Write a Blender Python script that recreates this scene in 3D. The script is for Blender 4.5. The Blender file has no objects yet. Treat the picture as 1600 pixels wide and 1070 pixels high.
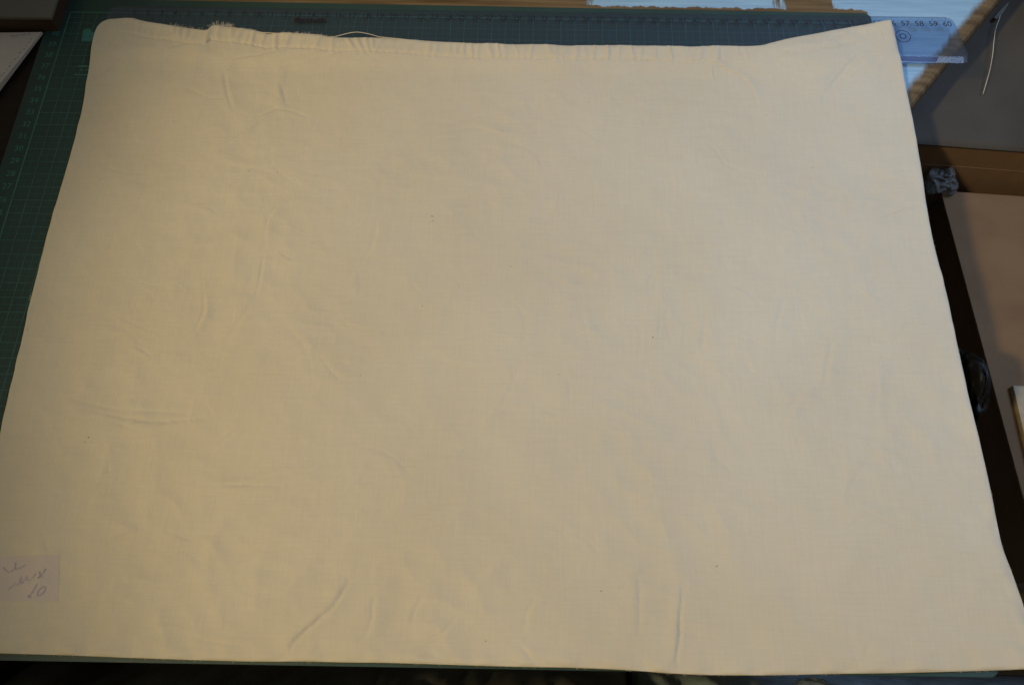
import bpy, bmesh, math, random
import numpy as np
from mathutils import Vector, Matrix, noise as mnoise

# ------------------------------------------------------------------ camera, world, lights
# All modelling coordinates are centimetres on the cutting mat (z = 0 is the mat's top); S turns them into metres.
S = 0.01
sc = bpy.context.scene
COL = sc.collection
CAM_F, CAM_POS = 1163.0, np.array((5.2405, 0.2559, 41.837))
PITCH, YAW, ROLL = 1.1963, 0.0409, -0.0173


def cam_axes():
    cy, sy = math.cos(YAW), math.sin(YAW)
    f = np.array((-sy * math.cos(PITCH), cy * math.cos(PITCH), -math.sin(PITCH)))
    r = np.array((cy, sy, 0.0))
    u = np.cross(r, f)
    return (r * math.cos(ROLL) + u * math.sin(ROLL), -r * math.sin(ROLL) + u * math.cos(ROLL), f)


AX_R, AX_U, AX_F = cam_axes()


def at(px, py, z=0.0):
    """Photo pixel -> point (cm) on the horizontal plane at height z."""
    d = AX_F + AX_R * (px - 800) / CAM_F - AX_U * (py - 535) / CAM_F
    t = (z - CAM_POS[2]) / d[2]
    return (CAM_POS[0] + d[0] * t, CAM_POS[1] + d[1] * t)


def at3(px, py, z=0.0):
    a = at(px, py, z)
    return (a[0], a[1], z)


cam_d = bpy.data.cameras.new("camera")
cam_d.sensor_width = 36.0
cam_d.lens = CAM_F / 1600 * 36.0
cam_d.clip_start = 0.01
cam_d.clip_end = 50
cam = bpy.data.objects.new("camera", cam_d)
COL.objects.link(cam)
m = Matrix.Identity(4)
for i in range(3):
    m[i][0], m[i][1], m[i][2], m[i][3] = AX_R[i], AX_U[i], -AX_F[i], CAM_POS[i] * S
cam.matrix_world = m
sc.camera = cam

world = bpy.data.worlds.new("World")
sc.world = world
world.use_nodes = True
bg = world.node_tree.nodes["Background"]
bg.inputs[0].default_value = (1.0, 0.93, 0.68, 1)
bg.inputs[1].default_value = 0.125

sc.view_settings.view_transform = 'Standard'
sc.view_settings.look = 'None'
sc.view_settings.exposure = 0.0
sc.view_settings.gamma = 1.0
sc.view_settings.use_curve_mapping = False


def aim(o, loc, target):
    o.location = Vector(loc) * S
    d = (Vector(target) - Vector(loc)).normalized()
    o.rotation_euler = d.to_track_quat('-Z', 'Y').to_euler()


# warm room lamp, high on the left
ld = bpy.data.lights.new("warm_lamp", 'SPOT')
ld.energy = 95.0
ld.color = (1.0, 0.775, 0.43)
ld.shadow_soft_size = 0.06
ld.spot_size = math.radians(33.3)
ld.spot_blend = 0.40
lo = bpy.data.objects.new("warm_lamp", ld)
COL.objects.link(lo)
aim(lo, (-118, -45, 152), (50, 36, 0))

# cool daylight from a window on the right
wl = bpy.data.lights.new("window_light", 'AREA')
wl.shape = 'RECTANGLE'
wl.size, wl.size_y = 0.5, 0.4
wl.energy = 0.80
wl.spread = math.radians(56)
wl.color = (0.42, 0.60, 1.0)
wo = bpy.data.objects.new("window_light", wl)
COL.objects.link(wo)
aim(wo, (64, 40, 82), (27, 24, 0))

# ------------------------------------------------------------------ helpers
rng = np.random.default_rng(11)
random.seed(5)


def link(o):
    COL.objects.link(o)
    return o


def tag(o, label=None, cat=None, group=None, kind=None):
    if label: o["label"] = label
    if cat: o["category"] = cat
    if group: o["group"] = group
    if kind: o["kind"] = kind
    return o


def empty(name, loc=(0, 0, 0)):
    o = bpy.data.objects.new(name, None)
    o.empty_display_size = 0.02
    o.location = Vector(loc) * S
    return link(o)


def mesh_obj(name, verts, faces, mat, parent=None, smooth=False, mats=None, midx=None):
    """verts in cm (world); parented objects keep world coordinates."""
    me = bpy.data.meshes.new(name)
    v = np.asarray(verts, float) * S
    off = np.array(parent.location) if parent is not None else np.zeros(3)
    pp = parent
    while pp is not None and pp.parent is not None:
        pp = pp.parent
        off = off + np.array(pp.location)
    me.from_pydata((v - off).tolist(), [], [list(f) for f in faces])
    for mm in (mats or [mat]):
        me.materials.append(mm)
    if midx is not None:
        me.polygons.foreach_set("material_index", midx)
    if smooth:
        me.polygons.foreach_set("use_smooth", [True] * len(me.polygons))
    me.update()
    o = bpy.data.objects.new(name, me)
    if parent is not None:
        o.parent = parent
    return link(o)


def bm_obj(name, bm, mat, parent=None, smooth=False):
    bm.normal_update()
    v = [tuple(x.co) for x in bm.verts]
    bm.verts.index_update()
    f = [[x.index for x in p.verts] for p in bm.faces]
    bm.free()
    return mesh_obj(name, v, f, mat, parent, smooth)


def add_box(bm, x0, x1, y0, y1, z0, z1):
    vs = [bm.verts.new(p) for p in ((x0, y0, z0), (x1, y0, z0), (x1, y1, z0), (x0, y1, z0),
                                    (x0, y0, z1), (x1, y0, z1), (x1, y1, z1), (x0, y1, z1))]
    for f in ((3, 2, 1, 0), (4, 5, 6, 7), (0, 1, 5, 4), (1, 2, 6, 5), (2, 3, 7, 6), (3, 0, 4, 7)):
        bm.faces.new([vs[i] for i in f])


def box_bm(x0, x1, y0, y1, z0, z1, bev=0.0, seg=2):
    bm = bmesh.new()
    add_box(bm, x0, x1, y0, y1, z0, z1)
    if bev:
        bmesh.ops.bevel(bm, geom=bm.edges[:], offset=bev, segments=seg, profile=0.6, affect='EDGES')
    return bm


def prism_bm(poly, z0, z1, bev=0.0, seg=2, top_only=False):
    bm = bmesh.new()
    a = [bm.verts.new((p[0], p[1], z0)) for p in poly]
    b = [bm.verts.new((p[0], p[1], z1)) for p in poly]
    n = len(poly)
    bm.faces.new(a[::-1])
    top = bm.faces.new(b)
    for i in range(n):
        bm.faces.new((a[i], a[(i + 1) % n], b[(i + 1) % n], b[i]))
    bmesh.ops.recalc_face_normals(bm, faces=bm.faces[:])
    if bev:
        g = list(top.edges) if top_only else bm.edges[:]
        bmesh.ops.bevel(bm, geom=g, offset=bev, segments=seg, profile=0.6, affect='EDGES')
    return bm


def tube(points, rad, n=6, taper=None):
    pts = [Vector(p) for p in points]
    V, F = [], []
    for i, p in enumerate(pts):
        d = (pts[min(i + 1, len(pts) - 1)] - pts[max(i - 1, 0)]).normalized()
        a = d.cross(Vector((0, 0, 1)))
        a = a.normalized() if a.length > 1e-4 else Vector((1, 0, 0))
        b = a.cross(d)
        r = rad * (taper(i / (len(pts) - 1)) if taper else 1)
        for k in range(n):
            t = 2 * math.pi * k / n
            V.append(tuple(p + a * math.cos(t) * r + b * math.sin(t) * r))
    for i in range(len(pts) - 1):
        for k in range(n):
            F.append((i * n + k, i * n + (k + 1) % n, (i + 1) * n + (k + 1) % n, (i + 1) * n + k))
    F.append(tuple(range(n))[::-1])
    F.append(tuple((len(pts) - 1) * n + k for k in range(n)))
    return V, F


def merge(parts):
    V, F = [], []
    for v, f in parts:
        b = len(V)
        V += list(v)
        F += [tuple(i + b for i in q) for q in f]
    return V, F


def smooth_line(pts, n=40):
    P = np.array(pts, float)
    out = []
    for i in range(len(P) - 1):
        p0, p1, p2, p3 = P[max(i - 1, 0)], P[i], P[i + 1], P[min(i + 2, len(P) - 1)]
        for t in np.linspace(0, 1, max(2, n // (len(P) - 1)), endpoint=False):
            out.append(0.5 * (2 * p1 + (p2 - p0) * t + (2 * p0 - 5 * p1 + 4 * p2 - p3) * t * t
                              + (3 * p1 - p0 - 3 * p2 + p3) * t ** 3))
    out.append(P[-1])
    return out


def flat_stroke(pts, w):
    """flat ribbon of ink on a surface; pts are 3D cm"""
    P = [Vector(p) for p in pts]
    V, F = [], []
    for i, p in enumerate(P):
        d = (P[min(i + 1, len(P) - 1)] - P[max(i - 1, 0)])
        a = Vector((-d.y, d.x, 0))
        a = a.normalized() if a.length > 1e-6 else Vector((1, 0, 0))
        V += [tuple(p + a * w / 2), tuple(p - a * w / 2)]
    for i in range(len(P) - 1):
        F.append((2 * i, 2 * i + 1, 2 * i + 3, 2 * i + 2))
    return V, F


def text_geo(body, size, x, y, z, rot=0.0, align='CENTER'):
    cu = bpy.data.curves.new("t", 'FONT')
    cu.body = body
    cu.size = size
    cu.align_x = align
    cu.align_y = 'CENTER'
    cu.resolution_u = 3
    o = bpy.data.objects.new("t", cu)
    COL.objects.link(o)
    dg = bpy.context.evaluated_depsgraph_get()
    me = o.evaluated_get(dg).to_mesh()
    c, s = math.cos(rot), math.sin(rot)
    V = [(x + v.co.x * c - v.co.y * s, y + v.co.x * s + v.co.y * c, z) for v in me.vertices]
    F = [tuple(p.vertices) for p in me.polygons]
    o.evaluated_get(dg).to_mesh_clear()
    bpy.data.objects.remove(o)
    bpy.data.curves.remove(cu)
    return V, F


# ------------------------------------------------------------------ materials
def mat_base(name):
    mt = bpy.data.materials.new(name)
    mt.use_nodes = True
    nt = mt.node_tree
    return mt, nt, nt.nodes["Principled BSDF"]


def simple(name, col, rough=0.6, var=0.18, scale=60.0, bump=0.15, bscale=400.0, stretch=(1, 1, 1), spec=0.4, bdist=0.0004):
    mt, nt, b = mat_base(name)
    N, L = nt.nodes, nt.links
    tc = N.new("ShaderNodeTexCoord")
    mp = N.new("ShaderNodeMapping")
    mp.inputs["Scale"].default_value = stretch
    L.new(tc.outputs["Object"], mp.inputs[0])
    n1 = N.new("ShaderNodeTexNoise")
    n1.inputs["Scale"].default_value = scale
    n1.inputs["Detail"].default_value = 6
    L.new(mp.outputs[0], n1.inputs["Vector"])
    rp = N.new("ShaderNodeValToRGB")
    rp.color_ramp.elements[0].position = 0.25
    rp.color_ramp.elements[1].position = 0.75
    rp.color_ramp.elements[0].color = (*[c * (1 - var) for c in col], 1)
    rp.color_ramp.elements[1].color = (*[min(1, c * (1 + var)) for c in col], 1)
    L.new(n1.outputs[0], rp.inputs[0])
    L.new(rp.outputs[0], b.inputs["Base Color"])
    b.inputs["Roughness"].default_value = rough
    b.inputs["Specular IOR Level"].default_value = spec
    if bump:
        n2 = N.new("ShaderNodeTexNoise")
        n2.inputs["Scale"].default_value = bscale
        n2.inputs["Detail"].default_value = 4
        L.new(mp.outputs[0], n2.inputs["Vector"])
        bp = N.new("ShaderNodeBump")
        bp.inputs["Strength"].default_value = bump
        bp.inputs["Distance"].default_value = bdist
        L.new(n2.outputs[0], bp.inputs["Height"])
        L.new(bp.outputs[0], b.inputs["Normal"])
    return mt


def cotton():
    mt, nt, b = mat_base("unbleached_cotton")
    N, L = nt.nodes, nt.links
    tc = N.new("ShaderNodeTexCoord")
    # broad yellowing
    n1 = N.new("ShaderNodeTexNoise")
    n1.inputs["Scale"].default_value = 9
    n1.inputs["Detail"].default_value = 5
    L.new(tc.outputs["Object"], n1.inputs["Vector"])
    rp = N.new("ShaderNodeValToRGB")
    rp.color_ramp.elements[0].position, rp.color_ramp.elements[1].position = 0.3, 0.7
    rp.color_ramp.elements[0].color = (0.600, 0.530, 0.385, 1)
    rp.color_ramp.elements[1].color = (0.640, 0.575, 0.430, 1)
    L.new(n1.outputs[0], rp.inputs[0])

    def streak(sx, sy, sc_):
        mp = N.new("ShaderNodeMapping")
        mp.inputs["Scale"].default_value = (sx, sy, 1)
        L.new(tc.outputs["Object"], mp.inputs[0])
        n = N.new("ShaderNodeTexNoise")
        n.inputs["Scale"].default_value = sc_
        n.inputs["Detail"].default_value = 3
        L.new(mp.outputs[0], n.inputs["Vector"])
        return n.outputs[0]

    h = streak(0.05, 1, 900)
    v = streak(1, 0.05, 900)
    ad = N.new("ShaderNodeMath"); ad.operation = 'ADD'
    L.new(h, ad.inputs[0]); L.new(v, ad.inputs[1])
    mr = N.new("ShaderNodeMapRange")
    mr.inputs["From Min"].default_value, mr.inputs["From Max"].default_value = 0.6, 1.4
    mr.inputs["To Min"].default_value, mr.inputs["To Max"].default_value = 0.965, 1.035
    L.new(ad.outputs[0], mr.inputs["Value"])
    mx = N.new("ShaderNodeVectorMath"); mx.operation = 'SCALE'
    L.new(rp.outputs[0], mx.inputs[0]); L.new(mr.outputs[0], mx.inputs["Scale"])
    # seed flecks of raw cotton
    vo = N.new("ShaderNodeTexVoronoi")
    vo.inputs["Scale"].default_value = 34
    L.new(tc.outputs["Object"], vo.inputs["Vector"])
    sep = N.new("ShaderNodeSeparateColor")
    L.new(vo.outputs["Color"], sep.inputs[0])
    sz = N.new("ShaderNodeMapRange")
    sz.inputs["From Min"].default_value, sz.inputs["From Max"].default_value = 0.72, 1.0
    sz.inputs["To Min"].default_value, sz.inputs["To Max"].default_value = 0.0, 0.021
    L.new(sep.outputs[0], sz.inputs["Value"])
    lt = N.new("ShaderNodeMath"); lt.operation = 'LESS_THAN'
    L.new(vo.outputs["Distance"], lt.inputs[0]); L.new(sz.outputs[0], lt.inputs[1])
    fk = N.new("ShaderNodeMix"); fk.data_type = 'RGBA'
    fa = N.new("ShaderNodeMath"); fa.operation = 'MULTIPLY'; fa.inputs[1].default_value = 0.7
    L.new(lt.outputs[0], fa.inputs[0])
    L.new(fa.outputs[0], fk.inputs["Factor"])
    L.new(mx.outputs[0], fk.inputs["A"])
    fk.inputs["B"].default_value = (0.20, 0.14, 0.08, 1)
    L.new(fk.outputs["Result"], b.inputs["Base Color"])
    b.inputs["Roughness"].default_value = 0.9
    b.inputs["Specular IOR Level"].default_value = 0.15
    b.inputs["Sheen Weight"].default_value = 0.08
    n3 = N.new("ShaderNodeTexNoise")
    n3.inputs["Scale"].default_value = 260
    n3.inputs["Detail"].default_value = 5
    L.new(tc.outputs["Object"], n3.inputs["Vector"])
    a2 = N.new("ShaderNodeMath"); a2.operation = 'ADD'
    L.new(ad.outputs[0], a2.inputs[0]); L.new(n3.outputs[0], a2.inputs[1])
    bp = N.new("ShaderNodeBump")
    bp.inputs["Strength"].default_value = 0.38
    bp.inputs["Distance"].default_value = 0.0003
    L.new(a2.outputs[0], bp.inputs["Height"])
    L.new(bp.outputs[0], b.inputs["Normal"])
    return mt


def blue_tan_table():
    """pale blue over tan wood, tan along the edges and in patches"""
    mt, nt, b = mat_base("blue_and_tan_wood")
    N, L = nt.nodes, nt.links
    tc = N.new("ShaderNodeTexCoord")
    geo = N.new("ShaderNodeNewGeometry")
    sp = N.new("ShaderNodeSeparateXYZ")
    L.new(geo.outputs["Position"], sp.inputs[0])

    def math_(op, a, b_=None, c=None):
        n = N.new("ShaderNodeMath"); n.operation = op
        for k, q in enumerate((a, b_, c)):
            if q is None: continue
            if isinstance(q, (int, float)): n.inputs[k].default_value = q
            else: L.new(q, n.inputs[k])
        return n.outputs[0]

    def ns(scale, st, detail=5):
        mp = N.new("ShaderNodeMapping"); mp.inputs["Scale"].default_value = st
        mp.inputs["Rotation"].default_value = (0, 0, 0.5)
        L.new(geo.outputs["Position"], mp.inputs[0])
        n = N.new("ShaderNodeTexNoise"); n.inputs["Scale"].default_value = scale; n.inputs["Detail"].default_value = detail
        L.new(mp.outputs[0], n.inputs["Vector"])
        return n.outputs[0]

    X = math_('MULTIPLY', sp.outputs[0], 100.0); Y = math_('MULTIPLY', sp.outputs[1], 100.0)
    fib = math_('SUBTRACT', ns(220, (1, 0.18, 1)), 0.5)
    big = math_('SUBTRACT', ns(30, (1, 1, 1)), 0.5)
    wob = math_('ADD', math_('MULTIPLY', fib, 3.2), math_('MULTIPLY', big, 2.4))
    # distance inside the cut corner edge: line through (30.5,33.3) and (52.2,59.7)
    dd = math_('ADD', math_('MULTIPLY', math_('SUBTRACT', X, 30.5), -0.7726), math_('MULTIPLY', math_('SUBTRACT', Y, 33.3), 0.6350))
    m1 = math_('SMOOTH_MIN', math_('SUBTRACT', math_('ADD', dd, math_('MULTIPLY', wob, 0.22)), 0.95), 1.0, 0.1)
    m2 = math_('SUBTRACT', math_('ADD', X, wob), 10.0)
    m3 = math_('SUBTRACT', math_('ABSOLUTE', math_('SUBTRACT', math_('ADD', X, wob), 25.8)), 2.1)
    m4 = math_('SUBTRACT', math_('MULTIPLY', math_('SUBTRACT', Y, 43.42), 5.0), math_('MULTIPLY', math_('LESS_THAN', X, 30.0), math_('ADD', 1.0, wob)))
    m4 = math_('MAXIMUM', m4, math_('SUBTRACT', math_('MULTIPLY', math_('GREATER_THAN', X, 30.0), 6.0), 3.0))
    m5 = math_('SUBTRACT', 1.7, math_('SUBTRACT', math_('ADD', math_('SUBTRACT', Y, 43.9), wob), math_('MULTIPLY', math_('ABSOLUTE', math_('SUBTRACT', X, 39.2)), 0.9)))
    mm = math_('MINIMUM', math_('MINIMUM', m1, m2), math_('MINIMUM', m3, math_('MINIMUM', m4, m5)))
    mr = N.new("ShaderNodeMapRange"); mr.interpolation_type = 'SMOOTHSTEP'
    mr.inputs["From Min"].default_value, mr.inputs["From Max"].default_value = -0.25, 0.35
    L.new(mm, mr.inputs["Value"])
    grain = ns(60, (0.25, 5, 1))
    wd = N.new("ShaderNodeValToRGB")
    wd.color_ramp.elements[0].color = (0.095, 0.058, 0.024, 1); wd.color_ramp.elements[1].color = (0.20, 0.135, 0.065, 1)
    wd.color_ramp.elements[0].position, wd.color_ramp.elements[1].position = 0.3, 0.7
    L.new(grain, wd.inputs[0])
    pt = N.new("ShaderNodeValToRGB")
    pt.color_ramp.elements[0].color = (0.25, 0.42, 0.56, 1); pt.color_ramp.elements[1].color = (0.34, 0.53, 0.67, 1)
    pt.color_ramp.elements[0].position, pt.color_ramp.elements[1].position = 0.3, 0.7
    L.new(ns(150, (0.2, 3, 1)), pt.inputs[0])
    mx = N.new("ShaderNodeMix"); mx.data_type = 'RGBA'
    L.new(mr.outputs[0], mx.inputs["Factor"]); L.new(wd.outputs[0], mx.inputs["A"]); L.new(pt.outputs[0], mx.inputs["B"])
    L.new(mx.outputs["Result"], b.inputs["Base Color"])
    b.inputs["Roughness"].default_value = 0.7
    b.inputs["Specular IOR Level"].default_value = 0.2
    bp = N.new("ShaderNodeBump"); bp.inputs["Strength"].default_value = 0.3; bp.inputs["Distance"].default_value = 0.0005
    L.new(math_('ADD', grain, mr.outputs[0]), bp.inputs["Height"]); L.new(bp.outputs[0], b.inputs["Normal"])
    return mt


def acrylic():
    mt = bpy.data.materials.new("clear_acrylic")
    mt.use_nodes = True
    nt = mt.node_tree
    N, L = nt.nodes, nt.links
    N.remove(N["Principled BSDF"])
    tr = N.new("ShaderNodeBsdfTransparent")
    tr.inputs[0].default_value = (0.80, 0.86, 0.93, 1)
    gl = N.new("ShaderNodeBsdfGlossy")
    gl.inputs["Roughness"].default_value = 0.3
    df = N.new("ShaderNodeBsdfDiffuse")
    df.inputs[0].default_value = (0.42, 0.46, 0.62, 1)
    lw = N.new("ShaderNodeLayerWeight")
    lw.inputs[0].default_value = 0.5
    pw = N.new("ShaderNodeMath"); pw.operation = 'POWER'; pw.inputs[1].default_value = 4.0
    L.new(lw.outputs["Facing"], pw.inputs[0])
    fr = N.new("ShaderNodeMapRange")
    fr.inputs["To Min"].default_value, fr.inputs["To Max"].default_value = 0.04, 0.9
    L.new(pw.outputs[0], fr.inputs["Value"])
    n = N.new("ShaderNodeTexNoise")
    n.inputs["Scale"].default_value = 120
    mr = N.new("ShaderNodeMapRange")
    mr.inputs["To Min"].default_value, mr.inputs["To Max"].default_value = 0.008, 0.03
    L.new(n.outputs[0], mr.inputs["Value"])
    m1 = N.new("ShaderNodeMixShader")
    L.new(mr.outputs[0], m1.inputs[0]); L.new(tr.outputs[0], m1.inputs[1]); L.new(df.outputs[0], m1.inputs[2])
    m2 = N.new("ShaderNodeMixShader")
    L.new(fr.outputs[0], m2.inputs[0]); L.new(m1.outputs[0], m2.inputs[1]); L.new(gl.outputs[0], m2.inputs[2])
    L.new(m2.outputs[0], N["Material Output"].inputs[0])
    return mt


def film(name, col, clear):
    mt = bpy.data.materials.new(name)
    mt.use_nodes = True
    nt = mt.node_tree
    N, L = nt.nodes, nt.links
    b = N["Principled BSDF"]
    b.inputs["Base Color"].default_value = (*col, 1)
    b.inputs["Roughness"].default_value = 0.45
    b.inputs["Specular IOR Level"].default_value = 0.25
    n = N.new("ShaderNodeTexNoise")
    n.inputs["Scale"].default_value = 150
    bp = N.new("ShaderNodeBump")
    bp.inputs["Strength"].default_value = 0.15
    bp.inputs["Distance"].default_value = 0.0005
    L.new(n.outputs[0], bp.inputs["Height"]); L.new(bp.outputs[0], b.inputs["Normal"])
    tr = N.new("ShaderNodeBsdfTransparent")
    mx = N.new("ShaderNodeMixShader")
    mx.inputs[0].default_value = clear
    L.new(b.outputs[0], mx.inputs[1]); L.new(tr.outputs[0], mx.inputs[2])
    L.new(mx.outputs[0], N["Material Output"].inputs[0])
    return mt


M = {
    'cotton': cotton(),
    'acrylic': acrylic(),
    'blue_tan': blue_tan_table(),
    'bevel': film("navy_bevel_reflection", (0.02, 0.025, 0.11), 0.35),
    'mat': simple("green_vinyl", (0.026, 0.058, 0.051), 0.48, 0.12, 30, 0.25, 900, spec=0.35),
    'matline': simple("mat_print_line", (0.050, 0.160, 0.135), 0.6, 0.25, 50, 0),
    'matfine': simple("mat_print_fine", (0.043, 0.120, 0.102), 0.6, 0.2, 50, 0),
    'teal': simple("mat_print_teal", (0.050, 0.190, 0.165), 0.6, 0.12, 90, 0),
    'ink': simple("black_ink", (0.012, 0.012, 0.018), 0.6, 0.1, 50, 0),
    'wood': simple("varnished_tan_wood", (0.24, 0.165, 0.085), 0.30, 0.22, 22, 0.35, 160, (0.35, 6, 1), 0.6, 0.0005),
    'darkwood': simple("dark_brown_wood", (0.022, 0.014, 0.009), 0.6, 0.4, 14, 0.2, 120, (1, 7, 1), 0.2),
    'floor': simple("dark_floor", (0.10, 0.085, 0.07), 0.7, 0.4, 8, 0.2, 60),
    'card': simple("brown_cardboard", (0.180, 0.112, 0.060), 0.9, 0.14, 22, 0.10, 500, (1, 1.4, 1), 0.15),
    'carddark': simple("brown_cardboard_side", (0.185, 0.118, 0.072), 0.9, 0.08, 60, 0.10, 300, (1.4, 1, 1), 0.15),
    'greysheet': simple("grey_chipboard", (0.075, 0.067, 0.054), 0.9, 0.28, 12, 0.2, 420, (1, 1, 1), 0.15),
    'greytop': simple("grey_board", (0.14, 0.135, 0.112), 0.8, 0.12, 30, 0.15, 300),
    'brownside': simple("brown_binding", (0.060, 0.034, 0.020), 0.7, 0.2, 40, 0.1),
    'paper': simple("white_paper", (0.62, 0.56, 0.49), 0.8, 0.05, 60, 0.08, 500),
    'note': simple("lavender_paper", (0.575, 0.500, 0.430), 0.8, 0.03, 60, 0.05, 600),
    'penink': simple("violet_pen_ink", (0.42, 0.36, 0.40), 0.7, 0.25, 900, 0),
    'thread': simple("cream_thread", (0.62, 0.55, 0.42), 0.9, 0.15, 900, 0),
    'black': simple("black_fabric", (0.14, 0.14, 0.125), 0.85, 0.3, 30, 0.3, 600, spec=0.15),
    'denim': simple("blue_grey_fabric", (0.22, 0.28, 0.28), 0.85, 0.35, 60, 0.4, 700, spec=0.2),
    'fleck': simple("seed_husk", (0.34, 0.26, 0.17), 0.9, 0.3, 800, 0),
    'pale': simple("pale_wood", (0.30, 0.25, 0.16), 0.6, 0.12, 40, 0.1, 300, (1, 6, 1)),
    'blackfilm': film("black_plastic_film", (0.006, 0.006, 0.006), 0.0),
    'clearfilm': film("clear_plastic_film", (0.20, 0.25, 0.28), 0.5),
    'whitefilm': film("milky_plastic_film", (0.17, 0.17, 0.16), 0.45),
}

# ------------------------------------------------------------------ the setting: floor and table
FZ = -72.0
fl = bm_obj("floor", box_bm(-150, 150, -120, 160, FZ - 2, FZ), M['floor'])
tag(fl, kind="structure")

TZ = -0.32
poly = [(-29.6, -0.6), (30.5, -0.6), (30.5, 33.3), (52.2, 59.7), (52.2, 76), (-29.6, 76)]
table = empty("work_table", (0, 30, FZ))
tag(table, "pale blue and tan wooden table with a cut-off corner, under the green mat", "table")
bm_obj("tabletop", prism_bm(poly, TZ - 3.2, TZ, 0.75, 4, True), M['blue_tan'], table)
for x, y in ((-26, 4), (26, 4), (-26, 70), (46, 70)):
    bm_obj("leg", box_bm(x - 2.5, x + 2.5, y - 2.5, y + 2.5, FZ, TZ - 3.2, 0.3), M['wood'], table)

side = empty("side_cabinet", (-58, 25, FZ))
tag(side, "very dark brown cabinet top beside the mat, under the white sheet", "cabinet")
bm_obj("cabinet_top", box_bm(-88, -29.7, -0.6, 76, -2.6, -0.34, 0.1), M['darkwood'], side)
bm_obj("cabinet_body", box_bm(-86, -33, -22, 74, FZ, -2.6), M['darkwood'], side)

# ------------------------------------------------------------------ cutting mat
mat = empty("cutting_mat", (0, 20, 0))
tag(mat, "dark green self-healing cutting mat with printed centimetre grid, beneath the cream cloth", "cutting mat")
X0, X1, Y0, Y1 = -28.5, 28.5, 0.0, 42.0


def rounded(x0, x1, y0, y1, r, n=5):
    out = []
    for cx, cy, a0 in ((x1 - r, y1 - r, 0), (x0 + r, y1 - r, 90), (x0 + r, y0 + r, 180), (x1 - r, y0 + r, 270)):
        for k in range(n + 1):
            t = math.radians(a0 + 90 * k / n)
            out.append((cx + r * math.cos(t), cy + r * math.sin(t)))
    return out


bm_obj("mat_sheet", prism_bm([(x, y + (0.022 * (x - 5) if y < 5 and x > 5 else 0) - (0.006 * (x + 30) if y > 40 else 0)) for x, y in rounded(-30.0, 30.0, -1.70, 43.35, 0.5)], -0.30, 0.0, 0.05, 2, True), M['mat'], mat)


def strips(lines, z):
    V, F = [], []
    for xa, ya, xb, yb, w in lines:
        b = len(V)
        if xa == xb:
            V += [(xa - w, ya, z), (xa + w, ya, z), (xa + w, yb, z), (xa - w, yb, z)]
        else:
            V += [(xa, ya - w, z), (xb, ya - w, z), (xb, ya + w, z), (xa, ya + w, z)]
        F.append((b, b + 1, b + 2, b + 3))
    return V, F


fine, major = [], []
for i in range(0, 58 * 2 - 1):
    x = X0 + i * 0.5
    (major if i % 2 == 0 else fine).append((x, Y0, x, Y1, 0.020 if i % 2 == 0 else 0.013))
for j in range(0, 42 * 2 + 1):
    y = Y0 + j * 0.5
    (major if j % 2 == 0 else fine).append((X0, y, X1, y, 0.017 if j % 2 == 0 else 0.013))
V, F = strips(fine, 0.006)
mesh_obj("fine_grid_print", V, F, M['matfine'], mat)
V, F = strips(major, 0.009)
mesh_obj("grid_print", V, F, M['matline'], mat)
V, F = strips([(X0, Y0, X0, Y1, 0.05), (X1, Y0, X1, Y1, 0.05), (X0, Y0, X1, Y0, 0.05), (X0, Y1, X1, Y1, 0.05)], 0.012)
mesh_obj("border_print", V, F, M['matline'], mat)
V, F = merge([text_geo(str(j), 0.62, X0 - 0.62, j, 0.010) for j in range(1, 42)])
mesh_obj("number_print", V, F, M['teal'], mat)
icon = [at3(*p, 0.014) for p in ((127.5, 65), (130, 47), (137, 45), (141, 45.5), (143, 50.5), (153, 50.5), (150, 65))]
mesh_obj("emblem_print", icon, [tuple(range(len(icon)))[::-1]], M['teal'], mat)
V, F = merge([flat_stroke([at3(x0, y, 0.014), at3(x1, y, 0.014)], w) for x0, x1, y, w in
              ((122, 140, 104, 0.16), (124, 130, 110, 0.1), (132, 139, 110, 0.1), (116, 122, 117, 0.16), (123, 137, 117.5, 0.12))])
mesh_obj("small_print", V, F, M['matline'], mat)
dot = [at3(140.5 + 1.1 * math.cos(t), 57 + 1.1 * math.sin(t), 0.018) for t in np.linspace(0, 6.28, 9)[:-1]]
mesh_obj("emblem_dot_print", dot, [tuple(range(8))], M['ink'], mat)

# ------------------------------------------------------------------ clear ruler
ruler = empty("ruler", (5, 40.4, 0.02))
tag(ruler, "clear plastic sixty centimetre ruler along the mat's far edge, end sticking out past the cloth", "ruler")
RX0, RX1, RY0, RY1, RT = -25.6, 36.15, 38.42, 42.45, 0.24
out = [(RX0 + 0.3, RY0), (RX1 - 0.35, RY0), (RX1 - 0.1, RY0 + 0.10), (RX1, RY0 + 0.36), (RX1 - 0.38, RY1 - 0.55), (RX1 - 0.62, RY1 - 0.12),
       (RX1 - 0.95, RY1), (RX0 + 0.6, RY1), (RX0 + 0.2, RY1 - 0.2), (RX0, RY1 - 0.6), (RX0, RY0 + 0.3), (RX0 + 0.1, RY0 + 0.1)]
bm = bmesh.new()
z0, z1 = 0.022, 0.022 + RT
inn = []
for x, y in out:   # the lower long edge is bevelled
    inn.append((x, y + (0.42 if y < RY0 + 0.2 else (0.2 if y < RY0 + 0.5 else 0)), z1))
a = [bm.verts.new((x, y, z0)) for x, y in out]
b_ = [bm.verts.new((x, y, z0 + 0.09)) for x, y in out]
c_ = [bm.verts.new(p) for p in inn]
n = len(out)
bm.faces.new(a[::-1]); bm.faces.new(c_)
for i in range(n):
    j = (i + 1) % n
    bm.faces.new((a[i], a[j], b_[j], b_[i])); bm.faces.new((b_[i], b_[j], c_[j], c_[i]))
bmesh.ops.recalc_face_normals(bm, faces=bm.faces[:])
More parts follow.
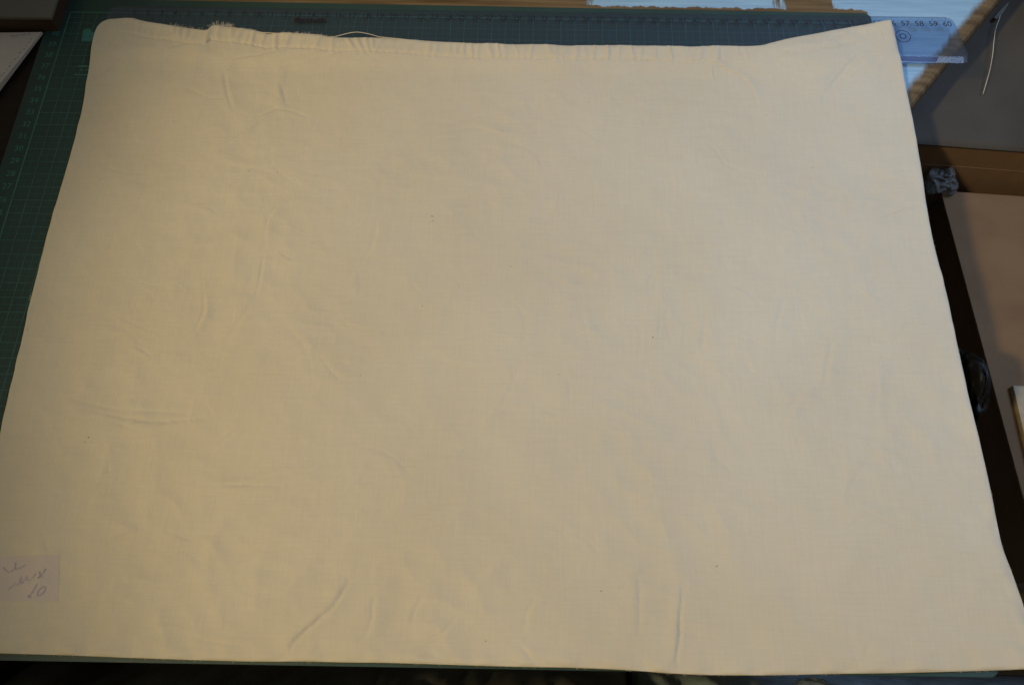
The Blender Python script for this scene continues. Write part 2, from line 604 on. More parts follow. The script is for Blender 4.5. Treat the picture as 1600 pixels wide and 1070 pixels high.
bmesh.ops.bevel(bm, geom=[e for e in bm.edges if all(v in c_ for v in e.verts)], offset=0.03, segments=2, affect='EDGES')
bm_obj("ruler_blade", bm, M['acrylic'], ruler)
RZ = z1 + 0.004
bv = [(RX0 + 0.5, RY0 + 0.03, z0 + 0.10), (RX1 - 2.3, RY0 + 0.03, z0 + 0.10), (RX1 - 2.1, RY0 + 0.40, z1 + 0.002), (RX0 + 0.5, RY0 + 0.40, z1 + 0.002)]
mesh_obj("bevel_reflection", bv, [(0, 1, 2, 3)], M['bevel'], ruler)  # dark reflection along the bevel, put into this strip's navy colour
cm0, cms = -24.6, 59.8 / 60
V, F = merge([text_geo(str(i), 0.66, cm0 + i * cms, RY1 - 0.66, RZ) for i in range(1, 61)])
mesh_obj("ruler_numbers", V, F, M['ink'], ruler)
tk = []
for i in range(0, 601):
    x = cm0 + i * cms / 10
    ln = 0.26 if i % 10 == 0 else (0.2 if i % 5 == 0 else 0.14)
    tk.append((x, RY1 - ln, x, RY1 - 0.02, 0.012))
V, F = strips(tk, RZ)
mesh_obj("ruler_ticks", V, F, M['ink'], ruler)
rc = at(1411, 57, RZ)


def ring(cx, cy, r0, r1, z, n=28):
    V, F = [], []
    for k in range(n):
        t = 2 * math.pi * k / n
        V += [(cx + r0 * math.cos(t), cy + r0 * math.sin(t), z), (cx + r1 * math.cos(t), cy + r1 * math.sin(t), z)]
    for k in range(n):
        j = (k + 1) % n
        F.append((2 * k, 2 * k + 1, 2 * j + 1, 2 * j))
    return V, F


V, F = merge([ring(rc[0], rc[1], 0.50, 0.555, RZ), ring(rc[0], rc[1], 0.17, 0.245, RZ)])
mesh_obj("hang_hole_ring", V, F, M['ink'], ruler)
V, F = merge([flat_stroke([at3(x0, y, RZ), at3(x1, y, RZ)], w) for x0, x1, y, w in
              ((460, 470, 32, 0.42), (471, 477, 33, 0.28), (478, 482, 32, 0.40), (483, 489, 32.5, 0.34), (490, 496, 33, 0.28), (497, 507, 32.5, 0.36))])
mesh_obj("maker_print", V, F, M['ink'], ruler)

# ------------------------------------------------------------------ folded cotton cloth
top_px = [(152, 52), (155, 43), (161, 36), (169, 32), (180, 30.5), (208, 30), (215, 31.5), (235, 36), (260, 40), (285, 43.5), (300, 46), (315, 48.5), (326, 49),
          (331, 45), (336, 41), (350, 43), (375, 45), (395, 48), (408, 51), (420, 54), (440, 53), (470, 53.5), (500, 56), (520, 59.5), (560, 60.5), (600, 61),
          (650, 64), (700, 67), (780, 70), (850, 71), (900, 73), (950, 72), (1000, 72.5), (1070, 74.2), (1120, 73), (1180, 73.2), (1205, 68), (1230, 62), (1270, 54.5),
          (1310, 47), (1350, 40), (1380, 34.5), (1390, 33.5)]
right_px = [(1390, 33.5), (1396, 45), (1403, 78), (1412, 120), (1420, 160), (1428, 200), (1440, 270), (1447, 320), (1455, 365), (1467, 415), (1480, 465), (1489, 510),
            (1500, 560), (1512, 615), (1524, 665), (1536, 715), (1548, 768), (1557, 815), (1566, 855), (1580, 892), (1590, 920), (1600, 950), (1609, 985), (1615, 1015),
            (1617, 1040)]
bot_px = [(-68, 1010), (-62, 1016), (0, 1020), (100, 1023), (200, 1027), (300, 1030.5), (400, 1033), (480, 1033), (540, 1034.5), (600, 1035), (700, 1038), (800, 1041),
          (900, 1043), (980, 1046.5), (1040, 1051), (1100, 1054), (1200, 1054.5), (1300, 1052.5), (1400, 1051), (1500, 1048.5), (1590, 1045.5), (1612, 1044), (1617, 1040)]
left_px = [(152, 52), (147, 68), (143, 90), (137, 130), (130, 175), (120, 215), (105, 270), (90, 320), (75, 370), (62, 425), (50, 470), (40, 515), (30, 560), (20, 602),
           (10, 642), (0, 690), (-15, 755), (-30, 825), (-50, 915), (-66, 1000), (-68, 1010)]


def sstep(a, b, x):
    t = np.clip((x - a) / (b - a), 0, 1)
    return t * t * (3 - 2 * t)


def zbase(x, y):
    """what the cloth lies on: the mat, and the ruler under its far edge"""
    x = np.asarray(x, float); y = np.asarray(y, float)
    return 0.025 + 0.265 * sstep(36.3, 38.25, y)


def curve(px, z_of):
    P = []
    for q in px:
        w = at(q[0], q[1], 0.25)
        for _ in range(3):
            w = at(q[0], q[1], float(zbase(*w)) + z_of)
        P.append(w)
    P = np.array(smooth_line([(a[0], a[1]) for a in P], 12 * len(P)))
    d = np.concatenate([[0], np.cumsum(np.linalg.norm(np.diff(P, axis=0), axis=1))])
    return P, d


def samp(c, t):
    P, d = c
    return np.stack([np.interp(t * d[-1], d, P[:, k]) for k in (0, 1)], -1)


def band_noise(x, y, lam, n, seed, aniso=1.0):
    r = np.random.default_rng(seed)
    o = np.zeros_like(x)
    for _ in range(n):
        th = r.uniform(0, math.pi)
        k = 2 * math.pi / (lam * r.uniform(0.7, 1.5))
        o += np.sin(k * (math.cos(th) * x * aniso + math.sin(th) * y) + r.uniform(0, 6.28))
    return o / math.sqrt(n / 2)


THK = 0.42
EZ = THK * 0.45
cT, cR, cB, cL = curve(top_px, EZ), curve(right_px, EZ), curve(bot_px, EZ), curve(left_px, EZ)


def params(length, n):
    e = np.array([0, 0.02, 0.06, 0.12, 0.2, 0.31, 0.45, 0.6]) / length
    mid = np.linspace(e[-1], 1 - e[-1], n)
    return np.concatenate([e[:-1], mid, (1 - e[:-1])[::-1]])


def coons(us, vs):
    t, b, l, r = samp(cT, us), samp(cB, us), samp(cL, vs), samp(cR, vs)
    U, W = us[None, :, None], vs[:, None, None]
    c00, c10, c01, c11 = t[0], t[-1], b[0], b[-1]
    return ((1 - W) * t[None] + W * b[None] + (1 - U) * l[:, None] + U * r[:, None]
            - ((1 - U) * (1 - W) * c00 + U * (1 - W) * c10 + (1 - U) * W * c01 + U * W * c11))


us, vs = params(57.0, 640), params(42.5, 480)
HEM = 1.45 / 42.5
ih = int(np.argmin(abs(vs - HEM)))
vs[ih] = HEM
G = coons(us, vs)
GX, GY = G[..., 0], G[..., 1]
U2, V2 = np.meshgrid(us, vs)
# distance from the boundary, in cm
dist = np.minimum(np.minimum(U2, 1 - U2) * 57.0, np.minimum(V2, 1 - V2) * 42.5)
# rounded corners in the profile come for free from the minimum
edge_r = 0.42
edge_w = edge_r * (1 + 0.55 * sstep(0.6, 1.0, V2) + 0.25 * band_noise(GX, GY, 2.2, 20, 31))
q = np.clip(dist / np.maximum(edge_w, 0.2), 0, 1)
Z = EZ + (THK - EZ) * np.sqrt(np.clip(1 - (1 - q) ** 2, 0, 1))


Z += 0.035 * band_noise(GX, GY, 1.4, 24, 33) * np.exp(-(dist / 0.7) ** 2) * sstep(0.03, 0.2, dist) * sstep(0.5, 1.0, V2)
inner = sstep(0.0, 0.8, dist)
W = 0.030 * band_noise(GX, GY, 13, 22, 1) + 0.013 * band_noise(GX, GY, 4.5, 30, 2) + 0.0068 * band_noise(GX, GY, 1.6, 40, 3) \
    + 0.0030 * band_noise(GX, GY, 0.7, 40, 4)
# crumple: ridged noise gives crisp little creases in patches
rid = -np.abs(band_noise(GX, GY, 5.5, 24, 6)) * 0.036 - np.abs(band_noise(GX, GY, 2.6, 24, 7)) * 0.021
patch = sstep(-0.3, 1.2, band_noise(GX, GY, 16, 16, 8) + 0.5 * sstep(0.4, 1.0, V2))
Z += inner * (W + rid * (0.35 + 0.75 * patch))


def seg_dist(x, y, P):
    best = np.full(x.shape, 1e9); sgn = np.zeros(x.shape); tt = np.zeros(x.shape)
    L = np.concatenate([[0], np.cumsum([math.dist(P[i], P[i + 1]) for i in range(len(P) - 1)])])
    for i in range(len(P) - 1):
        ax, ay = P[i]; bx, by = P[i + 1]
        dx, dy = bx - ax, by - ay
        l2 = dx * dx + dy * dy + 1e-9
        t = np.clip(((x - ax) * dx + (y - ay) * dy) / l2, 0, 1)
        ex, ey = x - ax - t * dx, y - ay - t * dy
        d = np.hypot(ex, ey)
        s = np.sign(dx * ey - dy * ex)
        mk = d < best
        best = np.where(mk, d, best); sgn = np.where(mk, s, sgn)
        tt = np.where(mk, (L[i] + t * (L[i + 1] - L[i])) / L[-1], tt)
    return best, sgn, tt


def crease(px, amp, wd, kind='groove'):
    if kind == 'groove' and wd < 0.5:
        wd, amp = wd * 0.62, amp * 1.6
    P = [at(q[0], q[1], 0.45) for q in px]
    P = [tuple(p) for p in smooth_line(P, 14)] if len(P) > 2 else P
    xs = [p[0] for p in P]; ys = [p[1] for p in P]
    mk = (GX > min(xs) - 5 * wd) & (GX < max(xs) + 5 * wd) & (GY > min(ys) - 5 * wd) & (GY < max(ys) + 5 * wd)
    if not mk.any():
        return
    d, s, t = seg_dist(GX[mk], GY[mk], P)
    fade = np.sin(np.clip(t, 0, 1) * math.pi) ** 0.6 * 0.9 + 0.1
    g = np.exp(-(d / wd) ** 2)
    lop = rng.uniform(-0.8, 0.8)
    if kind == 'groove':
        h = -amp * g + amp * 0.9 * np.exp(-(d / (3.2 * wd)) ** 2) * (1 + lop * s)
    elif kind == 'ridge':
        h = amp * g
    else:   # step: one side stands proud, fading out
        h = amp * np.where(s > 0, np.exp(-(d / (4 * wd))), 0) * (1 - 0.0) - amp * 0.5 * g
    Z[mk] += h * fade * inner[mk]


CR = [
    ([(350, 110), (360, 100), (372, 94), (400, 91), (430, 84), (450, 79)], 0.050, 0.16, 'groove'),
    ([(350, 111), (352, 130), (358, 155), (363, 172)], 0.045, 0.22, 'groove'),
    ([(440, 103), (470, 101), (500, 93), (530, 86), (560, 80)], 0.045, 0.18, 'groove'),
    ([(438, 105), (436, 130), (430, 165)], 0.05, 0.35, 'ridge'),
    ([(437, 130), (447, 165)], 0.03, 0.25, 'groove'),
    ([(432, 170), (408, 180), (393, 193), (378, 206), (360, 217), (343, 226)], 0.060, 0.17, 'groove'),
    ([(255, 86), (268, 78), (300, 72), (322, 71)], 0.04, 0.16, 'groove'),
    ([(385, 98), (410, 93), (445, 82)], 0.03, 0.14, 'groove'),
    ([(150, 100), (172, 92), (192, 82), (215, 62)], 0.09, 0.6, 'ridge'),
    ([(152, 118), (175, 104), (200, 90)], 0.06, 0.45, 'groove'),
    ([(420, 168), (455, 173), (485, 186)], 0.025, 0.2, 'groove'),
    ([(383, 667), (365, 676), (350, 688), (328, 705)], 0.045, 0.16, 'groove'),
    ([(310, 760), (375, 757), (430, 741), (492, 735)], 0.040, 0.15, 'groove'),
    ([(275, 752), (340, 757), (440, 760)], 0.03, 0.2, 'groove'),
    ([(745, 668), (760, 655), (782, 636)], 0.05, 0.16, 'groove'),
    ([(768, 655), (800, 600), (806, 570)], 0.02, 0.25, 'groove'),
    ([(742, 783), (720, 795), (690, 815), (640, 831)], 0.045, 0.18, 'groove'),
    ([(730, 770), (700, 800), (660, 812)], 0.03, 0.2, 'groove'),
    ([(465, 857), (500, 846), (535, 840)], 0.03, 0.15, 'groove'),
    ([(411, 400), (405, 440), (399, 462)], 0.05, 0.18, 'groove'),
    ([(319, 462), (318, 490), (304, 516)], 0.05, 0.2, 'groove'),
    ([(400, 462), (360, 520), (345, 560)], 0.02, 0.3, 'groove'),
    ([(465, 510), (505, 514), (545, 514)], 0.025, 0.13, 'groove'),
    ([(1301, 530), (1293, 570), (1290, 602)], 0.05, 0.25, 'groove'),
    ([(1260, 470), (1230, 460), (1215, 500), (1210, 540)], 0.03, 0.35, 'groove'),
    ([(1032, 420), (1010, 445), (988, 462)], 0.03, 0.3, 'groove'),
    ([(1100, 495), (1096, 545)], 0.035, 0.3, 'groove'),
    ([(1280, 590), (1250, 615), (1220, 672)], 0.03, 0.3, 'groove'),
    ([(1030, 113), (1055, 102), (1110, 101), (1128, 108), (1145, 115), (1165, 125), (1175, 140), (1186, 162)], 0.045, 0.16, 'groove'),
    ([(1113, 103), (1118, 125)], 0.04, 0.16, 'groove'),
    ([(1103, 220), (1120, 238), (1135, 258), (1165, 269)], 0.04, 0.18, 'groove'),
    ([(1390, 58), (1360, 78), (1320, 105), (1280, 160)], 0.12, 0.55, 'groove'),
    ([(1330, 70), (1280, 80), (1200, 92)], 0.04, 0.35, 'groove'),
    ([(1440, 318), (1400, 330), (1360, 350)], 0.03, 0.3, 'groove'),
    ([(1475, 480), (1430, 500), (1390, 540)], 0.03, 0.35, 'groove'),
    ([(545, 905), (520, 945), (490, 972), (460, 1000), (448, 1018)], 0.060, 0.24, 'groove'),
    ([(716, 962), (700, 980), (682, 996), (630, 1020)], 0.045, 0.18, 'groove'),
    ([(662, 925), (648, 950), (640, 975)], 0.03, 0.22, 'groove'),
    ([(585, 925), (580, 975), (560, 1010)], 0.025, 0.25, 'groove'),
    ([(996, 895), (998, 940), (997, 995)], 0.03, 0.3, 'groove'),
    ([(1066, 915), (1062, 960), (1060, 1005), (1053, 1042)], 0.045, 0.22, 'groove'),
    ([(820, 985), (830, 945), (870, 915)], 0.03, 0.22, 'groove'),
    ([(1010, 892), (985, 905), (960, 930)], 0.03, 0.2, 'groove'),
    ([(1440, 885), (1480, 865), (1520, 852), (1566, 850)], 0.06, 0.4, 'ridge'),
    ([(168, 846), (195, 835), (214, 831)], 0.04, 0.15, 'groove'),
    ([(303, 996), (335, 1001), (392, 1008)], 0.035, 0.16, 'groove'),
    ([(100, 620), (180, 640), (290, 645)], 0.03, 0.25, 'groove'),
    ([(130, 640), (240, 660), (330, 652)], 0.025, 0.22, 'groove'),
    ([(560, 420), (585, 380), (590, 330)], 0.02, 0.25, 'groove'),
    ([(450, 300), (420, 340), (415, 390)], 0.025, 0.25, 'groove'),
    ([(480, 1034), (486, 1024), (500, 1015)], 0.06, 0.25, 'groove'),
    ([(690, 1038), (686, 1030), (670, 1022)], 0.08, 0.22, 'groove'),
    ([(850, 1040), (832, 1026), (815, 1010)], 0.04, 0.22, 'groove'),
    ([(270, 1028), (250, 1018), (225, 1012)], 0.03, 0.25, 'groove'),
]
for c in CR:
    crease(*c)
for _ in range(260):   # faint handling creases
    x, y = rng.uniform(60, 1480), rng.uniform(120, 1000)
    th = rng.choice([rng.normal(-0.9, 0.5), rng.normal(0.1, 0.35), rng.uniform(0, 3.14)])
    ln = rng.uniform(10, 60)
    k = rng.normal(0, 0.5)
    pts = [(x, y), (x + ln * math.cos(th), y + ln * math.sin(th)), (x + ln * math.cos(th) + ln * math.cos(th + k), y + ln * math.sin(th) + ln * math.sin(th + k))]
    crease(pts, rng.uniform(0.004, 0.017), rng.uniform(0.12, 0.30), 'groove')

# hem puckers along the far edge
hx = at(1180, 73, 0.5)[0]
hx0 = at(205, 40, 0.5)[0]
pk = np.zeros_like(Z)
xx = hx0
while xx < hx:
    w = rng.uniform(0.09, 0.19)
    lean = rng.normal(0, 0.18)
    pk += rng.uniform(0.3, 1.0) * np.exp(-((GX - xx - lean * V2 * 42.5) / w) ** 2)
    xx += rng.uniform(0.35, 0.95)
hv = V2 * 42.5
hemw = sstep(0.02, 0.25, hv) * (1 - sstep(1.1, 2.0, hv)) * sstep(hx0 - 1, hx0 + 1, GX) * (1 - sstep(hx - 2, hx + 1, GX))
Z += 0.115 * pk * hemw
Z -= 0.065 * np.exp(-((hv - 1.45) / 0.10) ** 2) * sstep(hx0 - 2, hx0 + 1, GX) * (1 - 0.7 * sstep(hx - 4, hx, GX)) * (1 + 0.5 * np.sin(GX * 14))
Z += 0.025 * np.exp(-((hv - 0.8) / 0.7) ** 2)
# far right corner stands up a little
cr = at(1390, 36, 0.6)
Z += 0.35 * np.exp(-(((GX - cr[0]) / 2.2) ** 2 + ((GY - cr[1]) / 1.8) ** 2)) * sstep(0.0, 0.5, dist)
Z += zbase(GX, GY)
Z = np.maximum(Z, zbase(GX, GY) + 0.12)

cloth = empty("folded_cloth", (3, 20, 0.02))
tag(cloth, "large folded piece of cream cotton cloth with a puckered hem, spread over the green mat", "cloth")
nv, nu = Z.shape


def grid_faces(r0, r1, base=0):
    F = []
    for j in range(r0, r1):
        for i in range(nu - 1):
            a0 = (j - r0) * nu + i + base
            F.append((a0, a0 + nu, a0 + nu + 1, a0 + 1))
    return F


P3 = np.stack([GX, GY, Z], -1)


def rim(idx):
    """rounded under-lip below a run of boundary vertices"""
    V, F = [], []
    ctr = np.array((3.0, 20.0))
    for k, (j, i) in enumerate(idx):
        p = P3[j, i]
        d = ctr - p[:2]; d = d / np.linalg.norm(d)
        zb = float(zbase(p[0], p[1]))
        h = p[2] - zb
        V += [tuple(p), (p[0] + d[0] * 0.03, p[1] + d[1] * 0.03, zb + h * 0.5),
              (p[0] + d[0] * 0.10, p[1] + d[1] * 0.10, zb + h * 0.15), (p[0] + d[0] * 0.25, p[1] + d[1] * 0.25, zb + 0.004)]
    for k in range(len(idx) - 1):
        for s in range(3):
            F.append((4 * k + s, 4 * (k + 1) + s, 4 * (k + 1) + s + 1, 4 * k + s + 1))
    return V, F


bu = np.linspace(0.004, 0.996, 40); bv = np.linspace(0.004, 0.996, 40)
B = coons(bu, bv)
BV = [(x, y, float(zbase(x, y))) for x, y in B.reshape(-1, 2)]
BF = [(j * 40 + i, j * 40 + i + 1, (j + 1) * 40 + i + 1, (j + 1) * 40 + i) for j in range(39) for i in range(39)]
body = merge([(P3[ih:].reshape(-1, 3).tolist(), grid_faces(ih, nv - 1)),
              rim([(j, 0) for j in range(ih, nv)] + [(nv - 1, i) for i in range(1, nu)] + [(j, nu - 1) for j in range(nv - 2, ih - 1, -1)]), (BV, BF)])
mesh_obj("cloth_panel", body[0], body[1], M['cotton'], cloth, True)
hemg = merge([(P3[:ih + 1].reshape(-1, 3).tolist(), grid_faces(0, ih)),
              rim([(j, nu - 1) for j in range(ih, -1, -1)] + [(0, i) for i in range(nu - 2, -1, -1)] + [(j, 0) for j in range(1, ih + 1)])])
hem = mesh_obj("hem", hemg[0], hemg[1], M['cotton'], cloth, True)
hem["label"] = "puckered hem band along the cloth's far edge"


def surf(px, py, lift=0.03):
    """point on the cloth's top under a photo pixel"""
    z = 0.45
    for _ in range(4):
        x, y = at(px, py, z)
        k = np.argmin((GX - x) ** 2 + (GY - y) ** 2)
        z = float(Z.flat[k]) + lift
    return (*at(px, py, z), z)


# frayed threads along the torn stretch of the far edge
fr = []
topc = np.array(smooth_line(top_px, 12 * len(top_px)))
for a0, a1, dens, lmax in ((236, 262, 12, 0.20), (262, 328, 70, 0.42), (331, 362, 120, 0.62), (362, 420, 60, 0.25), (440, 525, 110, 0.34), (525, 1180, 130, 0.10)):
    for _ in range(dens):
        x = rng.uniform(a0, a1)
        y = float(np.interp(x, topc[:, 0], topc[:, 1]))
        p = at3(x, y + 1.5, 0.52)
        ang = math.pi / 2 + rng.normal(0.0, 0.75)
        L = rng.uniform(0.3, 1.0) * lmax
        pts = [p]
        for s in range(4):
            ang += rng.normal(0, 0.35)
            pts.append((pts[-1][0] + L / 4 * math.cos(ang), pts[-1][1] + L / 4 * math.sin(ang), pts[-1][2] + rng.normal(0, 0.02)))
        fr.append(tube(pts, rng.uniform(0.007, 0.014), 4))
for _ in range(14):
    p = at3(52 + rng.normal(0, 1), 466 + rng.normal(0, 2), 0.22)
    ang = math.pi + rng.normal(0, 0.6)
    L = rng.uniform(0.1, 0.3)
    fr.append(tube([p, (p[0] + L * math.cos(ang), p[1] + L * math.sin(ang), p[2] + 0.03)], 0.012, 4))
for _ in range(420):   # lint along the other edges
    c_, inw = [(cL, (-1, 0)), (cR, (1, 0)), (cB, (0, -1))][rng.integers(3)]
    p = samp(c_, np.array([rng.uniform(0.02, 0.98)]))[0]
    z = float(zbase(*p)) + EZ
    ang = math.atan2(inw[1], inw[0]) + rng.normal(0, 0.9)
    L = rng.uniform(0.03, 0.13)
    q0 = (p[0] - inw[0] * 0.03, p[1] - inw[1] * 0.03, z)
    fr.append(tube([q0, (q0[0] + L * 0.6 * math.cos(ang), q0[1] + L * 0.6 * math.sin(ang), z + 0.01),
                    (q0[0] + L * math.cos(ang + 0.6), q0[1] + L * math.sin(ang + 0.6), z)], 0.006, 3))
V, F = merge(fr)
tag(mesh_obj("frayed_threads", V, F, M['thread'], hem), kind="stuff")
lt_px = [(400, 51), (415, 51.5), (440, 53), (470, 54.5), (500, 57), (518, 58.5), (530, 56), (545, 52.2), (556, 50.8), (566, 51.5), (580, 54.5), (592, 57.8), (606, 59.5), (622, 61), (640, 63)]
V, F = tube(smooth_line([at3(x, y, 0.62 + 0.1 * math.sin(i)) for i, (x, y) in enumerate(lt_px)], 70), 0.028, 6)
mesh_obj("loose_thread", V, F, M['thread'], hem, True)

fl_ = []
for x, y, L, w in ((272, 190, 0.10, 0.06), (388, 267, 0.09, 0.06), (434, 270, 0.07, 0.05), (675, 338, 0.12, 0.10), (676, 345, 0.10, 0.06), (138, 683, 0.10, 0.06), (132, 690, 0.06, 0.05),
                   (1020, 527, 0.10, 0.07), (798, 416, 0.08, 0.05), (920, 160, 0.12, 0.04), (873, 585, 0.07, 0.05), (43, 515, 0.07, 0.05), (360, 290, 0.06, 0.05),
                   (660, 478, 0.07, 0.06), (1198, 180, 0.07, 0.05), (1120, 884, 0.10, 0.07), (939, 923, 0.08, 0.07), (1270, 262, 0.07, 0.05), (759, 1001, 0.08, 0.06), (563, 587, 0.06, 0.05)):
    a_ = rng.uniform(0, 3.14)
    p = surf(x, y, 0.008)
    fl_.append(([(p[0] + L * math.cos(t) * math.cos(a_) * 0.55 - w * math.sin(t) * math.sin(a_) * 0.55,
                  p[1] + L * math.cos(t) * math.sin(a_) * 0.55 + w * math.sin(t) * math.cos(a_) * 0.55, p[2]) for t in np.linspace(0, 6.283, 8)[:-1]], [tuple(range(7))]))
V, F = merge(fl_)
tag(mesh_obj("seed_flecks", V, F, M['fleck'], cloth), kind="stuff")

# ------------------------------------------------------------------ paper note with handwriting
note = empty("paper_note", surf(45, 905, 0))
tag(note, "small lavender paper slip with faint violet handwriting, lying on the cream cloth", "note")
nx, ny = 16, 10
c4 = [surf(-48, 872, 0.035), surf(93, 866, 0.035), surf(90, 939, 0.035), surf(-62, 938, 0.035)]
V = []
for j in range(ny + 1):
    for i in range(nx + 1):
        u, v = i / nx, j / ny
        p = (np.array(c4[0]) * (1 - u) + np.array(c4[1]) * u) * (1 - v) + (np.array(c4[3]) * (1 - u) + np.array(c4[2]) * u) * v
        k = np.argmin((GX - p[0]) ** 2 + (GY - p[1]) ** 2)
        V.append((p[0], p[1], float(Z.flat[k]) + 0.009))
nt_top = list(V)
F = [(j * (nx + 1) + i, (j + 1) * (nx + 1) + i, (j + 1) * (nx + 1) + i + 1, j * (nx + 1) + i + 1) for j in range(ny) for i in range(nx)]
o = mesh_obj("paper_slip", V, F, M['note'], note)
sd = o.modifiers.new("thickness", 'SOLIDIFY'); sd.thickness = 0.00006; sd.offset = -1
ink = []
for s in ([(5, 886), (10, 891), (16, 893), (23, 887), (24, 878), (23, 888), (30, 887), (40, 882)],
          [(13, 920), (18, 916), (25, 911)],
          [(27, 914), (31, 908), (33, 900), (33, 912), (38, 906), (42, 900), (42, 906), (47, 906), (52, 901), (56, 896)],
          [(61, 892), (63, 899), (66, 901)], [(58, 903), (66, 896), (71, 888)],
          [(57, 912), (53, 920), (48, 928), (44, 931), (48, 933)],
          [(66, 917), (61, 921), (58, 928), (61, 930), (67, 926), (71, 920), (69, 916), (65, 917)]):
    w = []
    for p in smooth_line(s, 24):
        x, y, z = surf(p[0], p[1], 0.020)
        w.append((x, y, z))
    ink.append(flat_stroke(w, 0.065))
V, F = merge(ink)
mesh_obj("handwriting", V, F, M['penink'], note)

# ------------------------------------------------------------------ left: sheet of paper, grey book
sheet = empty("paper_sheet", (-36, 36, -0.5))
tag(sheet, "white printed paper sheet with a pointed corner, lying left of the mat", "paper")
pc = [(65.5, 50.5), (0, 51.5), (-120, 55), (-130, 290), (0, 131)]
cz = 0.25
p0 = [np.array(at(*q, cz)) for q in pc]
ctr = np.mean(p0, axis=0)
bm = bmesh.new()
tv = [bm.verts.new((p[0], p[1], cz - (0.12 if i in (2, 3) else 0))) for i, p in enumerate(p0)]
bvv = [bm.verts.new((p[0], p[1], -0.46 if i in (2, 3) else cz - 0.16)) for i, p in enumerate(p0)]
bm.faces.new(tv); bm.faces.new(bvv[::-1])
for i in range(5):
    j = (i + 1) % 5
    bm.faces.new((tv[i], bvv[i], bvv[j], tv[j]))
bmesh.ops.recalc_face_normals(bm, faces=bm.faces[:])
bm_obj("sheet", bm, M['paper'], sheet)
mk = []
for k in range(13):
    t = 0.10 + 0.066 * k
    x = 65.5 - 65.5 * t - 9 + rng.normal(0, 0.7)
    y = 50.5 + 80 * t + 2 + rng.normal(0, 0.7)
    L = rng.uniform(1.2, 4.0)
    mk.append(flat_stroke([at3(x, y, cz + 0.012), at3(x - L * 0.62, y + L * 0.78, cz + 0.012)], rng.uniform(0.06, 0.14)))
for x0, x1, y in ((16, 30, 57), (33, 40, 55), (44, 48, 54)):
    mk.append(flat_stroke([at3(x0, y, cz + 0.012), at3(x1, y - 1, cz + 0.012)], 0.11))
V, F = merge(mk)
mesh_obj("sheet_print", V, F, M['penink'], sheet)

gb = empty("grey_book", (-38, 46, -0.5))
tag(gb, "thick grey-topped book with dark brown edge behind the white sheet", "book")
e = at(79, 28, 1.4)
bm_obj("cover", box_bm(e[0] - 22, e[0], e[1], e[1] + 14, 1.15, 1.4, 0.06), M['greytop'], gb)
bm_obj("page_block", box_bm(e[0] - 21.7, e[0] - 0.25, e[1] + 0.12, e[1] + 13.7, -0.22, 1.15), M['brownside'], gb)
bm_obj("back_cover", box_bm(e[0] - 22, e[0], e[1], e[1] + 14, -0.47, -0.22, 0.06), M['brownside'], gb)

# ------------------------------------------------------------------ right: cardboard boxes and what lies on them
LZ = -8.0
lc = at(1470, 298, LZ)
carton = empty("cardboard_box", (58, 12, FZ))
tag(carton, "closed brown cardboard box standing beside the table with its plain lid up", "box")
lid = [(lc[0], lc[1]), (lc[0] + 44, lc[1] - 2.6), (lc[0] + 45, 4), (lc[0] + 1.3, 4)]
bm_obj("lid", prism_bm(lid[::-1], LZ - 0.35, LZ, 0.06, 2), M['card'], carton)
wl = [(p[0] + (0.35 if i in (0, 3) else -0.35), p[1] + (-0.35 if i in (0, 1) else 0.35)) for i, p in enumerate(lid)]
bm_obj("box_walls", prism_bm(wl[::-1], FZ, LZ - 0.35), M['carddark'], carton)

BZ = -4.2
fa_, fb_ = at(1425, 223, BZ), at(1600, 236, BZ)
dirx = (fb_[1] - fa_[1]) / (fb_[0] - fa_[0])
bx = empty("flap_box", (56, 54, FZ))
tag(bx, "second cardboard box under the grey sheet, its brown front in half shadow", "box")
xl, xr = 32.2, 84.0
yl = lambda x: fa_[1] + dirx * (x - fa_[0])
bp = [(xl, yl(xl)), (xr, yl(xr)), (xr, 88), (xl, 88)]
bm_obj("box_walls", prism_bm(bp, FZ, BZ - 0.25), M['carddark'], bx)
lower = [(xl, yl(xl) - 0.10), (xr, yl(xr) - 0.10), (xr, yl(xr) - 0.02), (xl, yl(xl) - 0.02)]
bm_obj("folded_flap", prism_bm(lower, -13.0, BZ - 2.3, 0.02, 2), M['carddark'], bx)

gs = empty("grey_sheet", (45, 46, BZ - 0.2))
tag(gs, "dull grey-brown card sheet on the far box, beyond the table's cut-off corner", "card sheet")
ga = [(xl + 0.4, yl(xl) - 0.1), (62, yl(62) - 0.1), (62, 66), (xl + 0.4, 66)]
nx, ny = 40, 40
V = []
for j in range(ny + 1):
    for i in range(nx + 1):
        u, v = i / nx, j / ny
        x = ga[0][0] * (1 - u) + ga[1][0] * u
        y0 = yl(x) - 0.1
        y = y0 * (1 - v) + 66 * v
        z = BZ + 0.05 + 0.35 * (0.5 + 0.5 * math.sin(x * 0.33 + y * 0.21)) * min(1, v * 6) + 0.12 * mnoise.noise((x * 0.35, y * 0.35, 0.3)) * min(1, v * 8)
        V.append((x, y, max(z, BZ - 0.05)))
F = [(j * (nx + 1) + i, j * (nx + 1) + i + 1, (j + 1) * (nx + 1) + i + 1, (j + 1) * (nx + 1) + i) for j in range(ny) for i in range(nx)]
o = mesh_obj("card", V, F, M['greysheet'], gs, True)
sd = o.modifiers.new("thickness", 'SOLIDIFY'); sd.thickness = 0.0016; sd.offset = -1
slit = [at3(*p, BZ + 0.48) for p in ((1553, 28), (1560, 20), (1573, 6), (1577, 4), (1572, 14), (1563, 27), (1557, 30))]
mesh_obj("slit_shade", slit, [tuple(range(len(slit)))[::-1]], M['black'], gs)  # flat dark patch, the shade inside the slit put into colour
